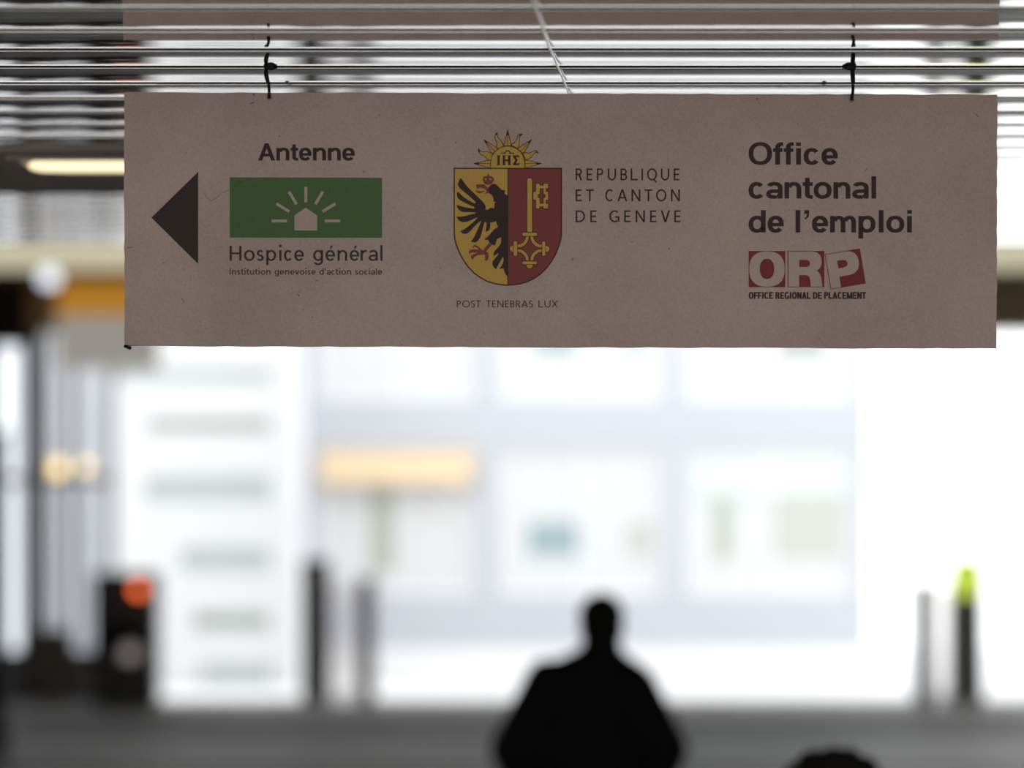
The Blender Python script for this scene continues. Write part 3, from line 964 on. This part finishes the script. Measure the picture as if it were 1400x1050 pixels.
# --- the two suspension wires
def wire(cx, hole_y, top_y, dx, sgn, label):
    yv = -10
    t = thing('suspension_wire', label, 'wire', sp(cx, hole_y, 0), 'wires carrying the hanging sign')
    m = MB()
    lo = sp(cx, hole_y, 2)
    top = (sp(cx + dx, top_y, 0)[0], SD + 0.0005, CEIL + 0.012)
    pts = [(lo[0], SD + 0.004, lo[2]), (lo[0], SD - 0.0030, lo[2] - 0.001), (lo[0] + 0.0006, SD - 0.0052, lo[2] + 0.006)]
    for k in range(1, 8):
        f_ = k / 8
        pts.append((lo[0] + (top[0] - lo[0]) * f_ + 0.0011 * math.sin(f_ * 7), SD - 0.005 * (1 - f_) - 0.0008, lo[2] + (top[2] - lo[2]) * f_))
    pts.append(top)
    m.tube(pts, 0.0021, 8)
    # second, thinner strand twisted beside it
    pts2 = [(p[0] - sgn * (0.0022 + 0.0008 * math.sin(i * 1.7)), p[1] - 0.001, p[2]) for i, p in enumerate(pts[2:])]
    m.tube(pts2[3:], 0.0013, 8)
    part(m, 'wire_strand', M_WIRE, t, smooth=True)
    kn = MB()
    kx, ky_, kz = top[0] + sgn * 0.006, SD - 0.006, CEIL + 0.0005
    kn.ball((kx, ky_, kz), 0.0058, 0.0035, 0.0034, 12, 8)
    kn.ball((kx - sgn * 0.006, ky_, kz + 0.001), 0.0040, 0.0035, 0.0028, 12, 8)
    kn.tube([(kx - sgn * 0.008, ky_, kz - 0.003), (kx, ky_ - 0.003, kz + 0.003), (kx + sgn * 0.007, ky_, kz + 0.0005)], 0.0014, 8)
    part(kn, 'knot', M_WIRE, t, smooth=True)
    g = MB()
    pts3 = [(lo[0] + 0.0034 * math.cos(a_), SD - 0.0012, lo[2] - 0.001 + 0.0034 * math.sin(a_)) for a_ in [math.radians(x_) for x_ in range(0, 361, 30)]]
    g.tube(pts3, 0.0006, 6)
    part(g, 'eyelet', M_STEEL, t, smooth=True)
    return t


wire(368, 133, 96, -3, 1, 'left black wire tying the white sign to the slatted ceiling, above the word Antenne')
wire(1164, 135.5, 97, 2, -1, 'right black wire tying the white sign to the slatted ceiling, above the word Office')

# pale thin wire running along the ceiling
th = MB()
pts = []
for px, py in ((722, -25), (728, 0), (738.5, 28), (748, 57), (763, 92), (777, 126), (792, 160)):
    d = (2.155 - 0.003 - EYE) * FPX / (HOR - SLOPE * FPX - py)
    pts.append(((px - 700) / FPX * d, d, cz(d) - 0.003))
th.tube(pts, 0.0015, 10)
tag(th.build('ceiling_wire', M_THREAD, None, smooth=True), 'thin pale wire running along the slatted ceiling above the sign', 'wire')

# ------------------------------------------------------------------ recessed lamp in the low ceiling, left of the sign
LY0, LY1 = 4.18, 4.385
lx0 = (48 - 700) / FPX * 4.28
lamp = thing('ceiling_light', 'long warm white ceiling light at left behind the white sign', 'light', (lx0 + 0.6, 4.28, cz(4.28) - 0.006))


def lz(y_, q):
    return cz(y_) - 0.006 + q


fm = MB()
for xa, xb, ya, yb in ((lx0 - 0.03, lx0 + 1.33, LY0 - 0.014, LY0), (lx0 - 0.03, lx0 + 1.33, LY1, LY1 + 0.014), (lx0 - 0.03, lx0 - 0.012, LY0, LY1), (lx0 + 1.312, lx0 + 1.33, LY0, LY1)):
    fm.add([(x, y_, lz(y_, q)) for x in (xa, xb) for y_, q in ((ya, -0.007), (yb, -0.007), (yb, 0.0), (ya, 0.0))],
           [(0, 1, 2, 3), (7, 6, 5, 4), (0, 4, 5, 1), (1, 5, 6, 2), (2, 6, 7, 3), (3, 7, 4, 0)])
part(fm, 'frame', M_TRAY, lamp)
df = MB()
n = 12
vs = []
for x, sg in ((lx0 - 0.009, 1), (lx0 + 1.309, -1)):
    for i in range(n + 1):
        t = math.pi * i / n
        y_ = (LY0 + LY1) / 2 - (LY1 - LY0) / 2 * math.cos(t)
        vs.append((x + sg * 0.05 * (1 - math.sin(t)), y_, lz(y_, -0.001 - 0.009 * math.sin(t))))
df.add(vs, [(i, i + 1, n + 2 + i, n + 1 + i) for i in range(n)] + [tuple(range(n, -1, -1)), tuple(range(n + 1, 2 * n + 2)), (0, n, 2 * n + 1, n + 1)])
part(df, 'diffuser', M_TUBE, lamp, smooth=True)

# ------------------------------------------------------------------ doorway furniture, far end of the hall
lb = thing('glowing_fascia', 'long cream band with added glow along the top of the far doorway', 'sign', (2, PORT - 0.1, b.z))
part(MB().box(HX0 + 0.2, HX1 - 0.2, PORT - 0.22, PORT - 0.2, b.z, c.z), 'glow_panel', M_CREAM, lb)  # added glowing face that makes the cream band bright
part(MB().box(HX0 + 0.15, HX1 - 0.15, PORT - 0.2, PORT, b.z - 0.05, c.z + 0.05), 'casing', M_MULL, lb)

d = PORT - 0.55
hb = thing('box_sign', 'orange and grey box sign hanging over the doorway at far left', 'sign', W(140, 372, d))
part(MB().pbox(78, 214, 432, 502, d, 0.57), 'lower_panel', M_GREYBOX, hb)  # glows only to offset the shade on this side
part(MB().pbox(78, 214, 386, 431, d, 0.57), 'orange_panel', M_ORANGEBOX, hb)

# glazed screen left of the opening
d = PORT + 0.1
sc = thing('glazed_screen', 'grey framed glass screen closing the left side of the far doorway', 'screen', (W(60, 0, d).x, d, 0))
fr_ = MB()
for x0, x1 in ((-90, -74), (-20, -6), (28, 56), (92, 100), (150, 156)):
    fr_.box(W(x0, 0, d).x, W(x1, 0, d).x, d, d + 0.2, 0.012, a.z - 0.01)
part(fr_, 'mullions', M_MULL, sc)
tr = MB()
tr.box(W(-90, 0, d).x, W(158, 0, d).x, d + 0.02, d + 0.18, W(0, 660, d).z, W(0, 652, d).z)
part(tr, 'transom', M_MULL, sc)
for x0, x1 in ((-74, -20), (-6, 28), (100, 150)):
    part(MB().box(W(x0, 0, d).x, W(x1, 0, d).x, d + 0.05, d + 0.12, 0.012, W(0, 890, d).z), 'lower_panel', M_MULL, sc)
part(MB().box(W(49, 0, d).x, W(91, 0, d).x, d + 0.04, d + 0.12, 0.012, W(0, 860, d).z), 'lower_panel', M_BRN2, sc)['label'] = 'brown timber lower panel'
for x0, x1 in ((-74, -20), (-6, 28), (56, 92), (100, 150)):
    part(MB().box(W(x0, 0, d).x, W(x1, 0, d).x, d + 0.08, d + 0.09, W(0, 890, d).z, a.z - 0.01), 'glass_pane', M_GLASS, sc)

# wall sign / dark-brown panel at top left
d = PORT - 0.4
tag(MB().pbox(-60, 34, 384, 470, d, 0.38).build('wall_panel', mat('dark_red_brown', (0.035, 0.018, 0.013), 0.6), None, origin=W(-10, 470, d)), 'dark red brown panel over the glass screen at far left', 'panel')

# navy column at the left frame edge
d = 30.0
col_ = thing('column', 'dark navy enamelled column at the left edge of the hall', 'column', (W(-8, 0, d).x, d, 0))
part(MB().lathe((W(-8, 0, d).x, d, 0), [(0.20, 0), (0.20, 0.30), (0.165, 0.32), (0.165, W(0, 600, d).z)], 28), 'shaft', M_NAVY, col_, smooth=False)
part(MB().lathe((W(-8, 0, d).x, d, 0), [(0.17, W(0, 600, d).z), (0.20, W(0, 600, d).z + 0.03), (0.20, W(0, 590, d).z)], 28), 'cap', M_MULL, col_)

# globe lamp on a post
d = 44.0
gp_ = W(67, 380, d)
gb = thing('globe_lamp', 'white globe lamp on a grey post by the glass screen', 'lamp', (gp_.x, d, 0))
part(MB().lathe((gp_.x, d, 0), [(0.13, 0.0), (0.13, 0.05), (0.05, 0.09), (0.045, gp_.z - 0.22), (0.09, gp_.z - 0.2), (0.09, gp_.z - 0.15)], 18), 'post', M_MULL, gb)
part(MB().ball(tuple(gp_), 0.185), 'globe', M_WLAMP, gb, smooth=True)

# two yellow lamps
for px, py, dd, lab in ((77, 640, 45.5, 'yellow lamp on a thin stem, left of two in front of the glass screen'), (117, 638, 46.4, 'yellow lamp on a thin stem, right of two in front of the glass screen')):
    p = W(px, py, dd)
    yl = thing('signal_lamp', lab, 'lamp', (p.x, dd, 0), 'yellow lamps before the glass screen')
    part(MB().lathe((p.x, dd, 0), [(0.10, 0), (0.10, 0.03), (0.025, 0.05), (0.025, p.z - 0.15), (0.06, p.z - 0.13)], 14), 'stem', M_MULL, yl)
    part(MB().ball(tuple(p), 0.16 if px < 100 else 0.11), 'lamp_head', M_YLAMP, yl, smooth=True)

# dark ticket machine with round lights
d = 44.5
x0 = W(126, 0, d).x; x1 = W(213, 0, d).x
zt = W(0, 782, d).z
tm = thing('ticket_machine', 'black ticket machine with a round orange light at left of the doorway', 'machine', ((x0 + x1) / 2, d, 0))
part(MB().box(x0, x1, d, d + 0.7, 0.08, zt), 'cabinet', M_DARK, tm, bevel=0.03)
part(MB().box(x0 + 0.06, x1 - 0.06, d + 0.05, d + 0.62, 0, 0.09), 'plinth', M_MULL, tm)
part(MB().box(x0 + 0.12, x1 - 0.30, d - 0.012, d + 0.01, 1.15, 1.55), 'screen', M_NAVY, tm)


def roundlamp(px, py, r, m, name):
    p = W(px, py, d)
    mb = MB()
    prof_ = [(r * 1.12, 0), (r * 1.12, 0.03), (r, 0.035), (r * 0.9, 0.06), (r * 0.5, 0.08), (0.001, 0.085)]
    n_ = 24
    vs_ = []
    for rr, zz in prof_:
        for i in range(n_):
            t_ = 2 * math.pi * i / n_
            vs_.append((p.x + rr * math.cos(t_), d - zz, p.z + rr * math.sin(t_)))
    mb.add(vs_, [(k * n_ + i, k * n_ + (i + 1) % n_, (k + 1) * n_ + (i + 1) % n_, (k + 1) * n_ + i) for k in range(len(prof_) - 1) for i in range(n_)])
    return part(mb, name, m, tm, smooth=True)


roundlamp(190, 806, 0.10, M_OLAMP, 'signal_light')['label'] = 'orange light'
roundlamp(178, 893, 0.14, M_GLAMP, 'round_window')

# two information stands on the threshold
def stand(px0, px1, pw0, pw1, ytop, ytop2, d, label):
    t = thing('information_stand', label, 'stand', (W((px0 + px1) / 2, 0, d).x, d, 0.012))
    for (pa, pb_, yt) in ((px0, px0 + pw0, ytop), (px1 - pw1, px1, ytop2)):
        xa, xb = W(pa, 0, d).x, W(pb_, 0, d).x
        zt_ = W(0, yt, d).z
        mb = MB().box(xa, xb, d, d + 0.14, 0.012, zt_)
        mb.box(xa - 0.05, xb + 0.05, d - 0.06, d + 0.20, 0.012, 0.03)
        part(mb, 'post', M_DARK, t)
    xa, xb = W(px0 + pw0, 0, d).x, W(px1 - pw1, 0, d).x
    part(MB().box(xa, xb, d + 0.05, d + 0.09, 0.16, W(0, max(ytop, ytop2) + 4, d).z), 'panel', M_PALE, t)
    part(MB().box(xa, xb, d + 0.04, d + 0.10, 0.10, 0.16), 'bottom_rail', M_DARK, t)
    return t


stand(412, 512, 38, 22, 764, 790, 48.6, 'pale information panel between two dark posts, left of the standing person')
stand(1250, 1300, 27, 3, 796, 800, 48.6, 'narrow pale information panel on the right beside the lime capped post')

d = 47.8
xc = W(1322, 0, d).x
bo = thing('bollard', 'tall dark post with a lime green cap at right of the doorway', 'post', (xc, d, 0.012))
part(MB().lathe((xc, d, 0.012), [(0.40, 0), (0.40, 0.04), (0.34, 0.06), (0.33, W(0, 816, d).z - 0.012)], 24), 'shaft', M_DARK, bo)
zc = W(0, 816, d).z
part(MB().lathe((xc, d, zc), [(0.345, 0), (0.345, 0.50), (0.30, 0.66), (0.18, 0.77), (0.02, 0.80)], 24), 'cap', M_LIME, bo, smooth=True)

# ------------------------------------------------------------------ buildings across the square
D2 = 65.0
ob = thing('office_building', 'pale lavender office building with large square windows facing the doorway', 'building', (W(800, 0, D2).x, D2, 0))
cols = [(437, 650), (682, 906), (938, 1168)]
rows = [(612, 812), (318, 545)]
wl = MB()
xs = [412] + [v for c_ in cols for v in c_] + [1188]
for i in range(0, len(xs), 2):
    wl.pbox(xs[i], xs[i + 1], 20, 932, D2, 0.5)
for c_ in cols:
    wl.pbox(c_[0], c_[1], 812, 886, D2, 0.5)
    wl.pbox(c_[0], c_[1], 545, 612, D2, 0.5)
    wl.pbox(c_[0], c_[1], 230, 318, D2, 0.5)
    wl.pbox(c_[0], c_[1], 20, 60, D2, 0.5)
part(wl, 'wall', M_LAV, ob)
core = MB()
core.box(W(412, 0, D2).x, W(1188, 0, D2).x, D2 + 0.5, D2 + 12, 0, W(0, 20, D2).z)
part(core, 'rear_block', M_LAV, ob)
part(MB().pbox(408, 1192, 886, 932, D2 - 0.12, 0.6), 'plinth', M_WHT, ob)
part(MB().pbox(412, 1190, 12, 24, D2 - 0.3, 1.0), 'cornice', M_WHT, ob)
for ri_, (y0, y1) in enumerate(rows):
    for ci, (x0, x1) in enumerate(cols):
        wf = MB()
        for q in ((x0, x0 + 6, y0, y1), (x1 - 6, x1, y0, y1), (x0 + 6, x1 - 6, y0, y0 + 6), (x0 + 6, x1 - 6, y1 - 8, y1), (x0 + (x1 - x0) * 0.5 - 3, x0 + (x1 - x0) * 0.5 + 3, y0 + 6, y1 - 8)):
            wf.pbox(*q, D2 + 0.10, 0.12)
        wn = part(wf, 'window', M_WHT, ob)
        part(MB().pbox(x0 + 6, x1 - 6, y0 + 6, y1 - 8, D2 + 0.2, 0.02), 'blind', M_BLIND, wn)
        pcs = []
        if ri_ == 0 and ci == 0:
            aw = MB()
            A0 = W(x0 + 2, 616, D2); A1 = W(x1 - 4, 664, D2)
            aw.add([(A0.x, D2 - 0.02, A0.z), (A1.x, D2 - 0.02, A0.z), (A1.x, D2 - 0.40, A1.z + 0.22), (A0.x, D2 - 0.40, A1.z + 0.22),
                    (A0.x, D2 - 0.40, A1.z), (A1.x, D2 - 0.40, A1.z), (A0.x, D2 - 0.02, A0.z - 0.06), (A1.x, D2 - 0.02, A0.z - 0.06), (A0.x, D2 - 0.38, A1.z + 0.2), (A1.x, D2 - 0.38, A1.z + 0.2)],
                   [(0, 3, 2, 1), (3, 4, 5, 2), (6, 7, 9, 8), (0, 6, 8, 4, 3), (1, 2, 5, 9, 7)])
            part(aw, 'awning', M_AWN, wn)
            pcs = [(506, 542, 668, 782, M_SAGE)]
        elif ri_ == 0 and ci == 1:
            pcs = [(722, 793, 714, 760, M_TEAL), (856, 892, 714, 760, M_BEIGE)]
        elif ri_ == 0 and ci == 2:
            part(MB().pbox(x0 + 8, x1 - 8, 620, 678, D2 + 0.13, 0.06), 'roller_blind', M_MINT, wn)
            pcs = [(976, 1002, 680, 766, M_SAGE), (1056, 1152, 680, 766, M_BEIGE)]
        elif ci == 1:
            pcs = [(728, 790, 380, 484, M_TEAL), (858, 874, 380, 488, M_TEAL)]
        elif ci == 2:
            pcs = [(984, 1004, 380, 485, M_SAGE), (1062, 1130, 380, 488, M_GREENGL)]
        for (qa, qb, qc, qd, mm) in pcs:
            part(MB().pbox(qa, qb, qc, qd, D2 + 0.185, 0.02), 'pane', mm, wn)

D3 = 61.0
lbld = thing('banded_building', 'white building with grey horizontal window bands at left beyond the doorway', 'building', (W(280, 0, D3).x, D3, 0))
bands = [(150, 372, 506, 522, M_GREYGL), (200, 370, 573, 590, M_GREENGL), (200, 370, 652, 686, M_GREYGL), (250, 368, 750, 781, M_GREYGL), (264, 368, 838, 860, M_GREENGL), (275, 372, 911, 935, M_GREYGL)]
wl = MB()
prev = 60
for x0, x1, y0, y1, mm in bands:
    wl.pbox(60, 400, prev, y0, D3, 0.4)
    wl.pbox(60, x0, y0, y1, D3, 0.4)
    wl.pbox(x1, 400, y0, y1, D3, 0.4)
    prev = y1
part(wl, 'wall', M_WHT2, lbld)
part(MB().pbox(60, 400, 60, 937, D3 + 0.4, 3.4), 'rear_block', M_WHT, lbld)
for x0, x1, y0, y1, mm in bands:
    part(MB().pbox(x0, x1, y0, y1, D3 + 0.12, 0.06), 'window', mm, lbld)


# ------------------------------------------------------------------ people
def remeshed(mb, name, m, parent, voxel=0.012, smooth=4, disp=None):
    me = bpy.data.meshes.new(name)
    me.from_pydata(mb.v, [], mb.f)
    o = bpy.data.objects.new(name, me)
    COL.objects.link(o)
    r = o.modifiers.new('r', 'REMESH')
    r.mode = 'VOXEL'
    r.voxel_size = voxel
    s = o.modifiers.new('s', 'SMOOTH')
    s.iterations = smooth
    s.factor = 0.5
    if disp:
        tx = bpy.data.textures.new('curls', 'CLOUDS')
        tx.noise_scale = disp[1]
        dm = o.modifiers.new('d', 'DISPLACE')
        dm.texture = tx
        dm.strength = disp[0]
    dg = bpy.context.evaluated_depsgraph_get()
    me2 = bpy.data.meshes.new_from_object(o.evaluated_get(dg))
    o.modifiers.clear()
    o.data = me2
    me2.name = name
    me2.materials.clear()
    me2.materials.append(m)
    for p in me2.polygons:
        p.use_smooth = True
    bpy.data.meshes.remove(me)
    bpy.context.view_layer.update()
    o.parent = parent
    return o


def cap(mb, p, q, r0, r1, n=14):
    p = Vector(p); q = Vector(q)
    mb.tube([p, p.lerp(q, 0.33), p.lerp(q, 0.66), q], [r0, r0 * 0.67 + r1 * 0.33, r0 * 0.33 + r1 * 0.67, r1], n)
    mb.ball(p, r0, nu=14, nv=8)
    mb.ball(q, r1, nu=14, nv=8)


def hand(mb, w, sx):
    """relaxed hand hanging below wrist w; thumb to the front"""
    w = Vector(w)
    cap(mb, w, w + Vector((0, 0.005, -0.05)), 0.026, 0.030)
    cap(mb, w + Vector((0, 0.022, -0.05)), w + Vector((0, 0.026, -0.085)), 0.016, 0.014)
    cap(mb, w + Vector((0, -0.022, -0.05)), w + Vector((0, -0.026, -0.080)), 0.016, 0.013)
    for i, (oy, ln) in enumerate(((0.034, 0.070), (0.012, 0.080), (-0.011, 0.074), (-0.032, 0.058))):
        b0 = w + Vector((0, oy, -0.085))
        m0 = b0 + Vector((-sx * 0.006, oy * 0.1, -ln * 0.5))
        t0 = m0 + Vector((-sx * 0.020, 0, -ln * 0.45))
        cap(mb, b0, m0, 0.0095, 0.0088, 8)
        cap(mb, m0, t0, 0.0088, 0.0075, 8)
    a0 = w + Vector((0, 0.028, -0.030))
    a1 = a0 + Vector((-sx * 0.012, 0.026, -0.035))
    a2 = a1 + Vector((-sx * 0.012, 0.006, -0.032))
    cap(mb, a0, a1, 0.013, 0.011, 8)
    cap(mb, a1, a2, 0.011, 0.009, 8)


def person(loc, label, coat, hair, s=1.0, lean=-0.05, big=1.0, curly=False, asym=True):
    """standing figure seen from behind, facing +y"""
    t = thing('person', label, 'person', loc)
    body = MB()
    body.ball((0, 0.005, 1.655), 0.088, 0.104, 0.116, 24, 16)          # skull
    body.ball((0, 0.055, 1.590), 0.055, 0.055, 0.060)                   # jaw
    cap(body, (0, 0.10, 1.645), (0, 0.118, 1.615), 0.010, 0.016, 8)     # nose
    for sx in (-1, 1):
        body.ball((sx * 0.088, 0.0, 1.635), 0.012, 0.020, 0.032)        # ears
        body.ball((sx * 0.030, 0.088, 1.655), 0.013)                    # eyes
    body.ball((0, 0.098, 1.575), 0.024, 0.012, 0.009)                   # mouth
    cap(body, (0, -0.005, 1.57), (0, -0.015, 1.42), 0.060, 0.072)
    body.ball((0.5 * lean, -0.01, 1.25), 0.185, 0.115, 0.24)
    body.ball((lean, 0, 0.96), 0.165, 0.115, 0.15)
    arms = []
    for sx in (-1, 1):
        sh = Vector((sx * 0.205 - (0.045 if asym else 0), -0.01, 1.385 + (0.022 if sx < 0 else -0.012)))
        k = 1.06 if sx < 0 else 0.98
        el = Vector((sx * 0.34 * k - 0.045 * (1 if asym else 0), -0.06, 1.07))
        wr = Vector((sx * 0.30 * k + lean * 0.9, 0.06, 0.86))
        cap(body, sh, el, 0.055, 0.042)
        cap(body, el, wr, 0.042, 0.028)
        hand(body, wr, sx)
        arms.append((sh, el, wr, sx))
        hip = (sx * 0.085 + lean, 0, 0.93); kn_ = (sx * 0.10 + lean * 0.6, 0.02, 0.50); an = (sx * 0.10, -0.02, 0.085)
        cap(body, hip, kn_, 0.085, 0.055)
        cap(body, kn_, an, 0.055, 0.038)
        cap(body, (sx * 0.10, -0.02, 0.05), (sx * 0.12, 0.13, 0.03), 0.038, 0.028)
    o = remeshed(body, 'body', M_SKIN, t, 0.008, 3)
    c_ = MB()
    cap(c_, (0, -0.01, 1.54), (-0.01, -0.02, 1.43), 0.092, 0.125)
    c_.ball((-0.03, -0.02, 1.36), 0.21, 0.14, 0.10, 24, 14)
    c_.ball((-0.035, -0.01, 1.18), 0.235 * big, 0.165, 0.24, 24, 14)
    c_.ball((-0.05, 0.0, 0.95), 0.275 * big, 0.175, 0.26, 24, 14)
    c_.lathe((lean, 0, 0), [(0.235 * big, 0.62), (0.262 * big, 0.80), (0.27 * big, 1.0), (0.25 * big, 1.12), (0.19 * big, 1.25)], 28)
    c_.ball((-0.27, -0.02, 1.09), 0.10, 0.12, 0.12)
    for sh, el, wr, sx in arms:
        cap(c_, (sx * 0.06 - 0.01, -0.01, 1.475), (sh.x, sh.y, 1.37), 0.062, 0.088)
        cap(c_, sh - Vector((0, 0, 0.02)), el + Vector((sx * 0.02, 0, 0)), 0.098, 0.088)
        cap(c_, el + Vector((sx * 0.02, 0, 0)), wr, 0.088, 0.058)
    part_c = remeshed(c_, 'coat', coat, t, 0.014, 5)
    tr_ = MB()
    for sx in (-1, 1):
        hip = (sx * 0.085 + lean, 0, 0.93); kn_ = (sx * 0.10 + lean * 0.6, 0.02, 0.50); an = (sx * 0.10, -0.02, 0.09)
        cap(tr_, hip, kn_, 0.100, 0.078)
        cap(tr_, kn_, an, 0.078, 0.062)
    tr_.ball((lean, 0, 0.92), 0.175, 0.125, 0.13)
    remeshed(tr_, 'trousers', M_TROU, t, 0.014, 4)
    for sx in (-1, 1):
        s_ = MB()
        s_.ball((sx * 0.105, 0.00, 0.045), 0.048, 0.07, 0.045)
        s_.ball((sx * 0.118, 0.10, 0.032), 0.048, 0.085, 0.032)
        s_.box(sx * 0.11 - 0.045, sx * 0.11 + 0.045, -0.065, 0.17, 0.0, 0.018)
        remeshed(s_, 'shoe', M_SHOE, t, 0.008, 3)
    h_ = MB()
    if curly:
        h_.ball((0, -0.02, 1.665), 0.175, 0.16, 0.125, 28, 18)
        h_.ball((0, -0.06, 1.58), 0.125, 0.085, 0.13, 24, 14)
        hr = remeshed(h_, 'hair', hair, t, 0.008, 2, (0.05, 0.03))
    else:
        h_.ball((0, -0.010, 1.672), 0.106, 0.112, 0.112, 24, 16)
        h_.ball((0, -0.040, 1.615), 0.104, 0.075, 0.085, 24, 14)
        hr = remeshed(h_, 'hair', hair, t, 0.008, 3)
    t.scale = (s, s, s)
    return t


person((W(822, 0, 10.8).x, 10.8, 0), 'person in a bulky black coat standing with back turned below the sign', M_COAT, M_HAIR)
pz = 1.65 - (1020 - 850) / FPX * 6.0
person((W(1138, 0, 6.0).x, 6.0, 0), 'short person with dark curly hair, only the crown showing at bottom right', M_COAT, M_HAIR, s=pz / 1.80, curly=True, asym=False)
